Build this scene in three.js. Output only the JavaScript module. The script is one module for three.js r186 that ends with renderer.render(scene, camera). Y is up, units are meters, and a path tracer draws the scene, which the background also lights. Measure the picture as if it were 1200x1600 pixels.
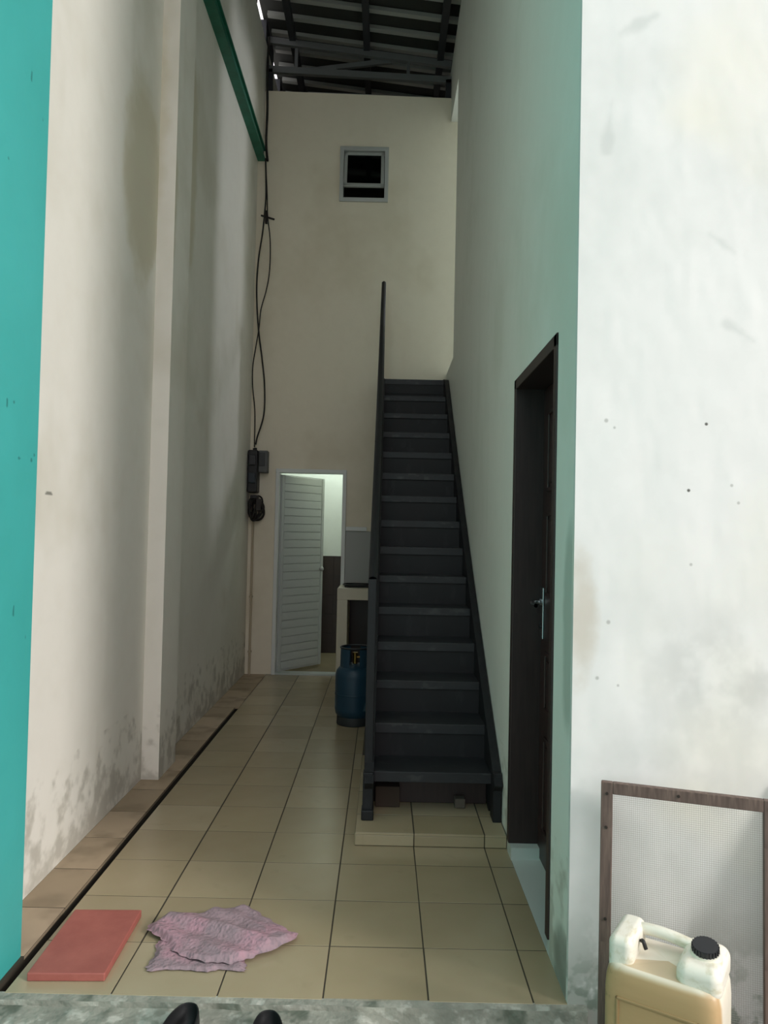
import * as THREE from 'three';
import { mergeGeometries, mergeVertices } from 'three/addons/utils/BufferGeometryUtils.js';
import { RoundedBoxGeometry } from 'three/addons/geometries/RoundedBoxGeometry.js';
import { RectAreaLightUniformsLib } from 'three/addons/lights/RectAreaLightUniformsLib.js';

// ---------------------------------------------------------------- camera, sky, sun, exposure
// x right, y up (0 = tiled floor), depth d runs along -z from the camera.
const scene = new THREE.Scene();
const camera = new THREE.PerspectiveCamera(2 * Math.atan(800 / 1184) * 180 / Math.PI, 0.75, 0.05, 200);
camera.position.set(0, 1.325, 0);
camera.rotation.order = 'YXZ';
camera.rotation.set(Math.atan(31 / 1184), 0, 0.0215);
scene.add(camera);
const renderer = new THREE.WebGLRenderer({ antialias: true });
renderer.toneMapping = THREE.LinearToneMapping;
renderer.toneMappingExposure = 1.4;
renderer.shadowMap.enabled = true;
renderer.shadowMap.type = THREE.PCFSoftShadowMap;
RectAreaLightUniformsLib.init();

// overcast sky: brighter towards the zenith, the same all round
const SKY = 1.02;
{
  const W = 64, H = 32, px = new Float32Array(W * H * 4);
  for (let j = 0; j < H; j++) for (let i = 0; i < W; i++) {
    const s = Math.max(0, Math.sin(((j + 0.5) / H - 0.5) * Math.PI));
    const l = SKY * (0.97 + 0.1 * s), k = (j * W + i) * 4;
    px[k] = l * 1.03; px[k + 1] = l * 0.98; px[k + 2] = l * 1.0; px[k + 3] = 1;
  }
  const t = new THREE.DataTexture(px, W, H, THREE.RGBAFormat, THREE.FloatType);
  t.mapping = THREE.EquirectangularReflectionMapping; t.magFilter = t.minFilter = THREE.LinearFilter; t.needsUpdate = true;
  scene.background = t; scene.environment = t;
}
// the sun behind thin cloud, front right: wide and soft
const sun = new THREE.DirectionalLight(new THREE.Color(1, 0.965, 0.94), 1.45);
{
  const e = 25 * Math.PI / 180, a = 31 * Math.PI / 180;
  sun.position.set(Math.cos(e) * Math.cos(a) * 20, Math.sin(e) * 20 + 1, Math.cos(e) * Math.sin(a) * 20 - 3);
  sun.target.position.set(0, 1, -3); scene.add(sun, sun.target);
  sun.castShadow = true; sun.shadow.radius = 26; sun.shadow.mapSize.set(2048, 2048);
  Object.assign(sun.shadow.camera, { left: -10, right: 10, top: 10, bottom: -10, near: 1, far: 45 });
}

// ---------------------------------------------------------------- helpers
let seed = 7;
const rnd = () => { seed = (seed * 1664525 + 1013904223) >>> 0; return seed / 4294967296; };
const R = (a, b) => a + (b - a) * rnd();
const clamp = (x, a = 0, b = 1) => Math.min(b, Math.max(a, x));
const mix = (a, b, t) => a + (b - a) * t;
const smooth = (a, b, x) => { const t = clamp((x - a) / (b - a)); return t * t * (3 - 2 * t); };
function hash(x, y, s) { let h = (Math.imul(x, 374761393) + Math.imul(y, 668265263) + Math.imul(s, 2147483647 ^ 0x5bd1e995)) | 0; h = Math.imul(h ^ (h >>> 13), 1274126177); return ((h ^ (h >>> 16)) >>> 0) / 4294967296; }
function vnoise(x, y, p, s) {            // p = period, so that it tiles
  const xi = Math.floor(x), yi = Math.floor(y), fx = x - xi, fy = y - yi, m = (v) => ((v % p) + p) % p;
  const u = fx * fx * (3 - 2 * fx), v = fy * fy * (3 - 2 * fy);
  return mix(mix(hash(m(xi), m(yi), s), hash(m(xi + 1), m(yi), s), u), mix(hash(m(xi), m(yi + 1), s), hash(m(xi + 1), m(yi + 1), s), u), v);
}
function fbm(u, v, p, oct, s) { let a = 0, w = 0.5, n = 0; for (let i = 0; i < oct; i++) { a += w * vnoise(u * p, v * p, p, s + i * 17); n += w; w *= 0.55; p *= 2; } return a / n; }
function tex(n, fn, srgb = true, m = n) {
  const d = new Uint8Array(n * m * 4);
  for (let j = 0; j < m; j++) for (let i = 0; i < n; i++) {
    const c = fn((i + 0.5) / n, (j + 0.5) / m), k = (j * n + i) * 4;
    d[k] = clamp(c[0]) * 255; d[k + 1] = clamp(c[1]) * 255; d[k + 2] = clamp(c[2]) * 255; d[k + 3] = 255;
  }
  const t = new THREE.DataTexture(d, n, m, THREE.RGBAFormat);
  t.wrapS = t.wrapT = THREE.RepeatWrapping; t.magFilter = THREE.LinearFilter; t.minFilter = THREE.LinearMipmapLinearFilter; t.generateMipmaps = true;
  if (srgb) t.colorSpace = THREE.SRGBColorSpace;
  t.needsUpdate = true; return t;
}
const rgb = (h) => [(h >> 16 & 255) / 255, (h >> 8 & 255) / 255, (h & 255) / 255];
const lerp3 = (a, b, t) => [mix(a[0], b[0], t), mix(a[1], b[1], t), mix(a[2], b[2], t)];
function uvMetres(g, per = 1, ox = 0, oy = 0) {   // box projection, uv in units of `per` metres
  g = g.index ? g.toNonIndexed() : g; g.computeVertexNormals();
  const p = g.attributes.position, n = g.attributes.normal, uv = new Float32Array(p.count * 2);
  for (let i = 0; i < p.count; i += 3) {
    let ax = 0, ay = 0, az = 0; for (let k = 0; k < 3; k++) { ax += n.getX(i + k); ay += n.getY(i + k); az += n.getZ(i + k); }
    ax = Math.abs(ax); ay = Math.abs(ay); az = Math.abs(az);
    for (let k = i; k < i + 3; k++) {
      const x = p.getX(k), y = p.getY(k), z = p.getZ(k);
      const [u, v] = ax >= ay && ax >= az ? [-z, y] : ay >= az ? [x, -z] : [x, y];
      uv[2 * k] = (u - ox) / per; uv[2 * k + 1] = (v - oy) / per;
    }
  }
  g.setAttribute('uv', new THREE.BufferAttribute(uv, 2)); return g;
}
const bx = (x0, x1, y0, y1, d0, d1) => new THREE.BoxGeometry(x1 - x0, y1 - y0, d1 - d0).translate((x0 + x1) / 2, (y0 + y1) / 2, -(d0 + d1) / 2);
const rbx = (x0, x1, y0, y1, d0, d1, r = 0.004, s = 2) => new RoundedBoxGeometry(x1 - x0, y1 - y0, d1 - d0, s, r).translate((x0 + x1) / 2, (y0 + y1) / 2, -(d0 + d1) / 2);
function chamferBox(w, h, l, c) {        // a tile: top edges bevelled, base at y = 0
  const P = [], q = (a, b, d, e) => P.push(...a, ...b, ...d, ...a, ...d, ...e), x = w / 2, z = l / 2;
  const lo = [[-x, 0, z], [x, 0, z], [x, 0, -z], [-x, 0, -z]], mi = lo.map(([a, , b]) => [a, h - c, b]), hi = [[-x + c, h, z - c], [x - c, h, z - c], [x - c, h, -z + c], [-x + c, h, -z + c]];
  q(...hi);
  for (let i = 0; i < 4; i++) { const j = (i + 1) % 4; q(mi[i], mi[j], hi[j], hi[i]); q(lo[i], lo[j], mi[j], mi[i]); }
  q(lo[3], lo[2], lo[1], lo[0]);
  const g = new THREE.BufferGeometry(); g.setAttribute('position', new THREE.BufferAttribute(new Float32Array(P), 3)); g.computeVertexNormals();
  return uvMetres(g);
}
const names = new Map();
function numbered(n) { const k = names.get(n) ?? 0; names.set(n, k + 1); return k ? n + '_' + String(k).padStart(3, '0') : n; }
function clean(g) { g = g.index ? g.toNonIndexed() : g; for (const k of Object.keys(g.attributes)) if (!['position', 'normal', 'uv'].includes(k)) g.deleteAttribute(k); return g; }
const join = (list) => mergeGeometries(list.map(clean));
function mesh(name, g, m, parent) {
  if (Array.isArray(g)) g = join(g);
  const o = new THREE.Mesh(g, m); o.name = parent === scene ? numbered(name) : name; o.castShadow = o.receiveShadow = true; parent.add(o); return o;
}
function thing(name, label, category, group) {
  const o = new THREE.Group(); o.name = numbered(name); o.userData = { label, category }; if (group) o.userData.group = group; scene.add(o); return o;
}
function single(name, g, m, label, category, group) { const o = mesh(name, g, m, scene); o.userData = { label, category }; if (group) o.userData.group = group; return o; }
function struct(name, label, category, g, m) {
  let o; if (g) o = mesh(name, g, m, scene); else { o = new THREE.Group(); o.name = numbered(name); scene.add(o); }
  o.userData = { label, category, kind: 'structure' }; return o;
}
const std = (color, roughness = 0.8, extra = {}) => new THREE.MeshStandardMaterial({ color, roughness, ...extra });
function holed(pts, holes, depth) {      // a Shape with rectangular holes, extruded
  const s = new THREE.Shape(pts.map(([a, b]) => new THREE.Vector2(a, b)));
  for (const [a0, a1, b0, b1] of holes) s.holes.push(new THREE.Path([[a0, b0], [a0, b1], [a1, b1], [a1, b0]].map(([a, b]) => new THREE.Vector2(a, b))));
  return new THREE.ExtrudeGeometry(s, { depth, bevelEnabled: false });
}
function planExtrude(pts, y0, y1) {      // pts in (x, d), extruded upwards
  const g = new THREE.ExtrudeGeometry(new THREE.Shape(pts.map(([x, d]) => new THREE.Vector2(x, d))), { depth: y1 - y0, bevelEnabled: false });
  return g.rotateX(-Math.PI / 2).translate(0, y0, 0);   // shape y -> -z, depth -> y
}
const tube = (pts, r, seg = 40, rs = 7, closed = false) => new THREE.TubeGeometry(new THREE.CatmullRomCurve3(pts.map(([x, y, d]) => new THREE.Vector3(x, y, -d)), closed), seg, r, rs, closed);
function bar(a, b, w, h) {               // a square bar from a to b, points as (x, y, d)
  const A = new THREE.Vector3(a[0], a[1], -a[2]), B = new THREE.Vector3(b[0], b[1], -b[2]), v = B.clone().sub(A);
  const g = new THREE.BoxGeometry(w, h, v.length()), m = new THREE.Matrix4().lookAt(B, A, Math.abs(v.y) > 0.98 * v.length() ? new THREE.Vector3(0, 0, 1) : new THREE.Vector3(0, 1, 0));
  return g.applyMatrix4(m).translate((A.x + B.x) / 2, (A.y + B.y) / 2, (A.z + B.z) / 2);
}

// ---------------------------------------------------------------- materials
const fineBump = tex(512, (u, v) => { const n = fbm(u, v, 24, 4, 3) * 0.6 + fbm(u, v, 5, 3, 9) * 0.4; return [n, n, n]; }, false);
function wallPlaster(base, stain, amount, s, stains) {      // 6 m x 6 m, not repeated within a wall: dirt splashed up from the floor and the stains seen in place
  const b = rgb(base), c = rgb(stain), dirt = rgb(0x8d887a);
  const map = tex(1024, (u, v) => {
    const blotch = smooth(0.5, 0.78, fbm(u, v, 8, 5, s)), speck = fbm(u, v, 80, 3, s + 5), drip = smooth(0.6, 0.85, fbm(u, v * 0.25, 32, 3, s + 9));
    let k = lerp3(b, c, clamp(amount * (blotch * 0.8 + drip * 0.25 + (speck - 0.5) * 0.35)));
    const y = v * 6, d = u * 6;
    if (y < 0.4) k = lerp3(k, dirt, 0.42 * smooth(0.42, 0.75, fbm(u, v, 90, 5, s + 13) + 0.2 - y * 0.95));
    for (const [d0, y0, rd, ry, col, a] of stains) { const q = ((d - d0) / rd) ** 2 + ((y - y0) / ry) ** 2; if (q < 2) k = lerp3(k, rgb(col), a * smooth(1.3, 0.5, q + 1.2 * (fbm(u, v, 30, 5, s + 21) - 0.5))); }
    return k;
  });
  return std(0xffffff, 0.6, { map, bumpMap: fineBump, bumpScale: 0.0035 });
}
function plaster(base, stain, amount, s, rough = 0.75) {
  const b = rgb(base), c = rgb(stain);
  const map = tex(512, (u, v) => {
    const blotch = smooth(0.5, 0.78, fbm(u, v, 4, 5, s)), speck = fbm(u, v, 40, 3, s + 5);
    const drip = smooth(0.6, 0.85, fbm(u, v * 0.25, 16, 3, s + 9));
    return lerp3(b, c, clamp(amount * (blotch * 0.8 + drip * 0.25 + (speck - 0.5) * 0.35)));
  });
  return std(0xffffff, rough, { map, bumpMap: fineBump, bumpScale: 0.0035 });
}
const M = {};
M.leftWall = wallPlaster(0xe9e5da, 0xb3ab92, 0.3, 11, [[3.75, 3.1, 0.28, 0.55, 0xbfb493, 0.55], [4.6, 3.6, 0.2, 0.7, 0xc4b998, 0.45], [2.81, 1.44, 0.03, 0.006, 0x7f7d74, 0.9]]);
M.rightWall = wallPlaster(0xe4e7df, 0xc8cdbf, 0.4, 23, [[2.22, 1.05, 0.09, 0.3, 0x9aa498, 0.5], [2.25, 0.02, 0.12, 0.16, 0x6c7068, 0.6]]);
M.backWall = plaster(0xe6dec9, 0xc4b89c, 0.35, 31, 0.7);
M.innerWall = plaster(0xdfe3dc, 0xc4c8c0, 0.3, 37, 0.6);
M.teal = (() => {
  const a = rgb(0x46b0ab), b = rgb(0x3ea59e), chip = rgb(0x9fcfc4);
  return std(0xffffff, 0.5, { map: tex(512, (u, v) => {
    let c = lerp3(a, b, fbm(u, v, 6, 5, 41));
    c = lerp3(c, chip, 0.35 * smooth(0.8, 0.84, fbm(u, v * 0.5, 18, 3, 47)));
    return lerp3(c, rgb(0x1d5a55), 0.5 * smooth(0.9, 0.92, fbm(u, v, 40, 2, 53)));
  }), bumpMap: fineBump, bumpScale: 0.002 });
})();
// the white facade: smears, hair cracks, two drilled holes and a brown hand stain near the corner; 2 m x 4 m of wall from its lower left corner
M.facade = (() => {
  const W = 1024, H = 2048, x0 = 0.549, y0 = -0.1, base = rgb(0xdfdfdb), grey = rgb(0xc9cbc6), brown = rgb(0xa99880), dark = rgb(0x55554f), yellow = rgb(0xe2ddca);
  const seg = (x, y, a, b, c, d) => { const t = clamp(((x - a) * (c - a) + (y - b) * (d - b)) / ((c - a) ** 2 + (d - b) ** 2)); return Math.hypot(x - a - t * (c - a), y - b - t * (d - b)); };
  const strokes = [[0.66, 2.80, 0.77, 2.855], [0.625, 2.45, 0.64, 2.6], [0.93, 2.21, 1.0, 2.16], [0.98, 1.95, 1.06, 1.9]];
  const map = tex(W, (u, v) => {
    const x = x0 + u * 2, y = y0 + v * 4;
    let c = lerp3(base, grey, 0.4 * smooth(0.45, 0.75, fbm(u, v * 2, 5, 6, 61)) + 0.15 * (fbm(u, v * 2, 48, 3, 67) - 0.5));
    c = lerp3(c, yellow, 0.5 * smooth(0.5, 0.8, fbm(u, v * 2, 3, 4, 63)));
    const soot = Math.exp(-(((y - 0.95) / 0.16) ** 2)) * smooth(0.62, 0.95, x) + 0.55 * Math.exp(-(((y - 0.55) / 0.22) ** 2));
    c = lerp3(c, rgb(0x9c9d97), soot * 0.3 * smooth(0.42, 0.72, fbm(u, v * 2, 14, 5, 71)));
    const low = smooth(0.35, -0.05, y) * smooth(0.4, 0.6, fbm(u, v * 2, 20, 5, 73)); c = lerp3(c, rgb(0x7f857b), 0.6 * low);
    const moss = smooth(0.2, -0.05, y) * smooth(0.52, 0.62, fbm(u, v * 2, 30, 5, 75)); c = lerp3(c, rgb(0x5f6f60), 0.6 * moss);
    const st = smooth(1.5, 0.1, ((x - 0.572) / 0.05) ** 2 + ((y - 1.09) / 0.2) ** 2 + 1.6 * (fbm(u, v * 2, 22, 5, 77) - 0.4)); c = lerp3(c, brown, st * 0.36);
    for (const s of strokes) c = lerp3(c, rgb(0xbfc2bd), 0.5 * smooth(0.03, 0.0, seg(x, y, ...s) + 0.05 * (fbm(u, v * 2, 24, 4, 79) - 0.35)));
    for (const [px, py] of [[0.925, 1.656], [0.876, 1.463]]) c = lerp3(c, dark, smooth(0.0055, 0.003, Math.hypot(x - px, y - py)));
    for (const [px, py, r] of [[0.636, 1.66, 0.008], [0.66, 1.64, 0.005], [1.0, 1.48, 0.006], [1.02, 1.43, 0.006], [0.885, 1.25, 0.006], [0.65, 1.08, 0.008], [0.62, 0.92, 0.007], [0.68, 0.9, 0.005]])
      c = lerp3(c, rgb(0x9a9b95), 0.6 * smooth(r, r * 0.4, Math.hypot(x - px, y - py)));
    return c;
  }, true, H);
  const relief = tex(512, (u, v) => { const n = 0.65 * fbm(u, v, 5, 4, 83) + 0.35 * fbm(u, v, 20, 3, 85); return [n, n, n]; }, false);
  return std(0xffffff, 0.55, { map, bumpMap: relief, bumpScale: 0.012 });
})();
const tileMaps = [[0xab9e82, 0x9f9173], [0xa79a7d, 0x9b8d6f], [0xaea286, 0xa29478], [0xa3967a, 0x97896c]].map(([a, b], i) => std(0xffffff, 0.3, {
  map: tex(256, (u, v) => lerp3(lerp3(rgb(a), rgb(b), fbm(u, v, 5, 4, 91 + i)), rgb(0x857a60), 0.3 * smooth(0.68, 0.95, fbm(u, v, 11, 4, 97 + i)))),
  roughnessMap: tex(128, (u, v) => { const n = 0.75 + 0.5 * (fbm(u, v, 6, 4, 101 + i) - 0.5); return [n, n, n]; }, false),
}));
const stripMats = [0xa8957c, 0xb09d84, 0x9d8b72].map((a, i) => std(0xffffff, 0.55, { map: tex(128, (u, v) => lerp3(rgb(a), rgb(0x6d604c), 0.5 * smooth(0.45, 0.8, fbm(u, v, 6, 4, 111 + i)))) }));
M.grout = std(0x3a3428, 0.95);
M.gutter = std(0x14130f, 0.9);
const concMap = tex(512, (u, v) => {
  let c = lerp3(rgb(0xa9a99c), rgb(0x73756b), fbm(u, v, 12, 5, 121));
  c = lerp3(c, rgb(0xd5d6cc), 0.5 * smooth(0.55, 0.75, fbm(u, v, 20, 5, 123)));
  return lerp3(c, rgb(0x465043), 0.6 * smooth(0.6, 0.75, fbm(u, v, 6, 5, 125)));
});
M.step = std(0xffffff, 0.9, { map: concMap, bumpMap: fineBump, bumpScale: 0.012 });
M.ground = std(0xffffff, 0.9, { map: tex(512, (u, v) => lerp3(lerp3(rgb(0xa5a59c), rgb(0x7b7c74), fbm(u, v, 8, 5, 131)), rgb(0x5d6259), 0.6 * smooth(0.6, 0.75, fbm(u, v, 10, 4, 133)))), bumpMap: fineBump, bumpScale: 0.006 });
M.green = std(0x1f7a62, 0.5, { map: tex(256, (u, v) => lerp3([1, 1, 1], [0.72, 0.75, 0.72], fbm(u, v, 8, 4, 141))) });
M.galv = std(0x6f7272, 0.5, { metalness: 0.35 });
M.rafter = std(0x303236, 0.6, { metalness: 0.3 });
M.sheet = std(0x2a2c28, 0.85);
M.batten = std(0xa2a5a0, 0.5, { metalness: 0.2 });
const steelMap = tex(512, (u, v) => { let c = lerp3(rgb(0x101115), rgb(0x18191d), fbm(u, v, 8, 5, 151)); return lerp3(c, rgb(0x2e2f32), 0.4 * smooth(0.62, 0.8, fbm(u, v * 0.4, 20, 4, 153))); });
M.steel = std(0xffffff, 0.6, { map: steelMap, metalness: 0.1 });
M.tread = std(0xffffff, 0.5, { map: tex(512, (u, v) => { let c = lerp3(rgb(0x1c1e22), rgb(0x2b2e32), fbm(u, v, 8, 5, 155)); return lerp3(c, rgb(0x4b4b4a), 0.55 * smooth(0.58, 0.78, fbm(u * 0.5, v, 16, 4, 157))); }), metalness: 0.1 });
const woodTex = (a, b, s) => tex(256, (u, v) => lerp3(rgb(a), rgb(b), clamp(0.15 + 0.9 * fbm(u * 4, v * 0.25, 16, 4, s) * (0.6 + 0.6 * fbm(u, v, 4, 3, s + 3)))));
M.brownDoor = std(0xffffff, 0.4, { map: woodTex(0x3f2a28, 0x241615, 161) });
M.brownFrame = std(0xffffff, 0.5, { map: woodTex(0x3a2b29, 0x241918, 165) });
M.chrome = std(0xb9bec2, 0.25, { metalness: 1 });
M.whitePlastic = std(0xd8dcd8, 0.4);
M.pvc = std(0xc4c9c6, 0.45);
M.threshold = std(0xc3cac4, 0.4);
M.alu = std(0xb5b8b4, 0.4, { metalness: 0.3 });
M.glass = new THREE.MeshPhysicalMaterial({ color: 0x59626a, roughness: 0.05, transmission: 1, thickness: 0 });
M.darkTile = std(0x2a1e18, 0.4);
M.counter = plaster(0xcfc9b4, 0xa8a08a, 0.5, 171, 0.6);
M.greyTile = std(0x9da09b, 0.45);
M.blackPlastic = std(0x121315, 0.5);
M.greyPlastic = std(0x5d605e, 0.6);
M.cable = std(0x1d1a16, 0.7);
M.pipe = std(0xb8ab90, 0.6);
M.terracotta = std(0xffffff, 0.6, { map: tex(256, (u, v) => lerp3(rgb(0xb0675c), rgb(0x955149), fbm(u, v, 6, 5, 181))), bumpMap: fineBump, bumpScale: 0.0012 });
M.cloth = std(0xffffff, 1, { side: THREE.DoubleSide, map: tex(512, (u, v) => { let c = lerp3(rgb(0x9d868c), rgb(0x8c7a80), fbm(u, v, 10, 4, 191)); c = lerp3(c, rgb(0xb98a97), 0.6 * smooth(0.5, 0.75, fbm(u, v, 4, 3, 193))); return lerp3(c, rgb(0x7d6f76), 0.6 * smooth(0.55, 0.8, fbm(u, v, 48, 3, 195))); }), bumpMap: tex(256, (u, v) => { const n = fbm(u, v, 64, 3, 197); return [n, n, n]; }, false), bumpScale: 0.004 });
M.rubber = std(0x151617, 0.55);
M.oldWood = std(0xffffff, 0.7, { map: tex(256, (u, v) => lerp3(rgb(0x7b675c), rgb(0x54443d), clamp(1.3 * fbm(u * 3, v * 0.3, 16, 4, 201)))) });
M.wire = std(0x9a958a, 0.6);
M.nail = std(0x3a332e, 0.5, { metalness: 0.6 });

// ---------------------------------------------------------------- ground, step and floor
const XR = 0.549, XL = -1.245, DB = 6.97, DF = 2.174, GY = -0.072;
struct('ground', 'grey concrete yard in front of the raised tiled floor', 'ground', uvMetres(bx(-12, 14, GY - 0.2, GY, -14, 2.25), 1.3), M.ground);
{
  const f = struct('floor', 'cream ceramic tiled floor of the narrow passage', 'floor');
  mesh('bed', [bx(-1.044, XR, -0.3, -0.0006, DF + 0.004, 7.1), bx(XL - 0.1, -1.075, -0.3, -0.0006, DF + 0.004, 5.86), bx(-1.075, -1.044, -0.3, -0.055, DF + 0.004, 5.86), bx(XL - 0.1, -1.044, -0.3, -0.0006, 5.86, 7.1)], M.grout, f);
  mesh('channel_bottom', bx(-1.074, -1.045, -0.0549, -0.05, DF + 0.004, 5.855), M.gutter, f);
  // rough mortar nosing and step face
  const nose = new THREE.BoxGeometry(1.82, 0.3, 0.03, 90, 8, 1);
  { const p = nose.attributes.position; for (let i = 0; i < p.count; i++) if (p.getZ(i) > 0) { const x = p.getX(i), y = p.getY(i); p.setZ(i, p.getZ(i) + 0.012 * (fbm(x * 0.5 + 3, y * 0.5 + 3, 16, 3, 211) - 0.5)); if (y > 0.14) p.setY(i, y - 0.006 * fbm(x * 0.5 + 5, 0.3, 24, 3, 213)); } nose.computeVertexNormals(); }
  mesh('step_face', uvMetres(nose.translate(-0.31, -0.15, -(DF - 0.006)), 0.8), M.step, f);
  const colX = [-1.044, -0.744, -0.444, -0.144, 0.156, 0.454, XR];
  const rows = [DF + 0.004, 2.4535]; while (rows[rows.length - 1] < DB - 0.05) rows.push(Math.min(rows[rows.length - 1] + 0.3, DB));
  const full = chamferBox(0.2955, 0.012, 0.2966, 0.0008);
  for (let r = 0; r + 1 < rows.length; r++) for (let c = 0; c < 6; c++) {
    const x0 = colX[c] + (c ? 0.0022 : 0), x1 = colX[c + 1] - (c < 5 ? 0.0022 : 0), d0 = rows[r] + (r ? 0.0017 : 0), d1 = rows[r + 1] - 0.0017;
    if (c >= 4 && d0 > 3.27 && d1 < 6.3) continue;                   // below the stair platform
    const isFull = c < 5 && Math.abs(d1 - d0 - 0.2966) < 1e-3;
    const t = mesh('tile', isFull ? full : chamferBox(x1 - x0, 0.012, d1 - d0, 0.0008), tileMaps[Math.floor(rnd() * 4)], f);
    t.position.set((x0 + x1) / 2, -0.012 + R(-0.0004, 0.0004), -(d0 + d1) / 2);
    if (isFull) t.rotation.y = Math.PI * Math.floor(rnd() * 2);
  }
  for (let d = DF + 0.004, k = 0; d < DB - 0.02; k++) {               // border strip beside the left wall
    const d1 = Math.min(k ? d + 0.3 : 2.36, DB), x1 = d1 > 5.9 ? -1.046 : -1.075;
    const x0 = d < 2.35 ? -1.085 + 0.0 : XL;
    if (d >= 2.35) { const t = mesh('border_tile', chamferBox(x1 - x0, 0.012, d1 - d - 0.003, 0.0015), stripMats[k % 3], f); t.position.set((x0 + x1) / 2, -0.012, -(d + d1) / 2); }
    d = d1;
  }
}
{ // rough concrete patch that meets the step on its left part
  const w = 1.34, l = 0.5, g = new THREE.PlaneGeometry(w, l, 80, 40).rotateX(-Math.PI / 2), p = g.attributes.position;
  for (let i = 0; i < p.count; i++) { const x = p.getX(i), z = p.getZ(i), t = (l / 2 - z) / l; p.setY(i, mix(-0.006, 0.052, Math.pow(t, 0.7)) * smooth(w / 2, w / 2 - 0.25, x) + 0.008 * (fbm(x * 0.6 + 4, z * 0.6 + 4, 16, 4, 221) - 0.5) - 0.004); }
  const skirt = bx(-w / 2, w / 2 - 0.1, -0.05, -0.008, -l / 2 + 0.01, l / 2 - 0.01);
  const o = single('concrete_patch', [uvMetres(g, 0.8), uvMetres(skirt, 0.8)], M.step, 'rough grey concrete apron in front of the tiled step', 'concrete');
  o.position.set(-0.47, GY + 0.006, -(DF - 0.012 - l / 2)); o.userData.kind = 'structure';
}

// ---------------------------------------------------------------- walls
struct('wall_front_left', 'teal painted wall at the left edge of the passage mouth', 'wall', uvMetres(bx(-1.6, -1.085, GY, 6.4, -1.6, 2.36), 1.6), M.teal);
{
  const w = struct('wall_left', 'cream white plaster wall with a shallow pilaster along the left side', 'wall');
  mesh('plaster', uvMetres(planExtrude([[-1.45, 2.36], [XL, 2.36], [XL, 4.01], [-1.153, 4.01], [-1.153, 4.33], [XL, 4.33], [XL, 9.2], [-1.45, 9.2]], -0.012, 4.75), 6), M.leftWall, w);
  mesh('upper_wall', uvMetres(bx(-1.36, -1.19, 4.86, 5.86, 2.36, 9.2), 6), M.leftWall, w);
}
{
  // right wall with the doorway near its front and the doorway above the stairs; the shape lies in (d, y)
  const g = holed([[2.2, GY], [9.2, GY], [9.2, 5.74], [2.2, 5.74]], [[2.42, 3.21, -0.012, 1.98], [6.28, DB + 0.06, 2.79, 5.16]], 0.2).rotateY(Math.PI / 2).translate(XR, 0, 0);
  struct('wall_right', 'pale mint green plaster wall along the right side above the stairs', 'wall', uvMetres(g, 6), M.rightWall);
}
{
  const g = uvMetres(planExtrude([[XR, 2.18], [6, 2.18], [6, 2.5], [0.76, 2.5], [0.76, 2.199], [XR, 2.199]], GY, 6.4), 1);
  const uv = g.attributes.uv; for (let i = 0; i < uv.count; i++) uv.setXY(i, (uv.getX(i) - 0.549) / 2, (uv.getY(i) + 0.1) / 4);
  struct('wall_front', 'white scuffed plaster facade right of the passage', 'wall', g, M.facade);
}
{
  const g = holed([[-1.3, -0.012], [0.77, -0.012], [0.77, 5.38], [-1.3, 5.42]], [[-0.995, -0.365, 0, 1.875], [-0.465, -0.04, 4.4, 4.885]], 0.12).translate(0, 0, -DB - 0.12);
  struct('wall_back', 'cream back wall with a small window and a white door', 'wall', uvMetres(g, 2.5), M.backWall);
}
// the roof void behind the back wall
struct('wall_rear', 'plain end wall of the roof void', 'wall', uvMetres(bx(-1.45, 0.75, 0, 6.3, 9.2, 9.35), 2.5), M.backWall);

// ---------------------------------------------------------------- roof
const roofY = (x) => 6.02 - 0.115 * (x + 1.19);
{
  const roof = struct('ceiling', 'dark roof underside with grey battens over rafters', 'roof');
  const a = Math.atan(0.115), flatten = (g) => g;
  const slab = (x0, x1, y, h, d0, d1) => { const g = new THREE.BoxGeometry((x1 - x0) / Math.cos(a), h, d1 - d0); g.rotateZ(-a); return g.translate((x0 + x1) / 2, roofY((x0 + x1) / 2) + y, -(d0 + d1) / 2); };
  for (let d = 1.95, k = 0; d < 9.3; d += 0.74, k++) mesh('roof_sheet', slab(-1.219, 0.8, 0.045 + (k % 2) * 0.004, 0.004, d, Math.min(d + 0.75, 9.35)), M.sheet, roof);
  for (let d = 2.25; d < 9.2; d += 0.252) mesh('batten', slab(-1.16, 0.76, 0.02, 0.036, d, d + 0.052), M.batten, roof);
  for (const x of [-0.955, -0.255, 0.44]) mesh('rafter', new THREE.BoxGeometry(0.06, 0.07, 7.2).translate(x, roofY(x) - 0.036, -5.6), M.rafter, roof);
  for (const [d0, d1] of [[2.3, 6.42], [6.9, 7.36], [7.82, 9.2]]) mesh('flashing', bx(-1.25, -1.185, 5.861, 5.866 + 0.18, d0, d1), M.rafter, roof);
  // steel cap along the right wall top
  mesh('wall_plate', bx(XR + 0.02, XR + 0.18, 5.74, 5.86, 2.2, 9.2), M.rafter, roof);
}
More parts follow.
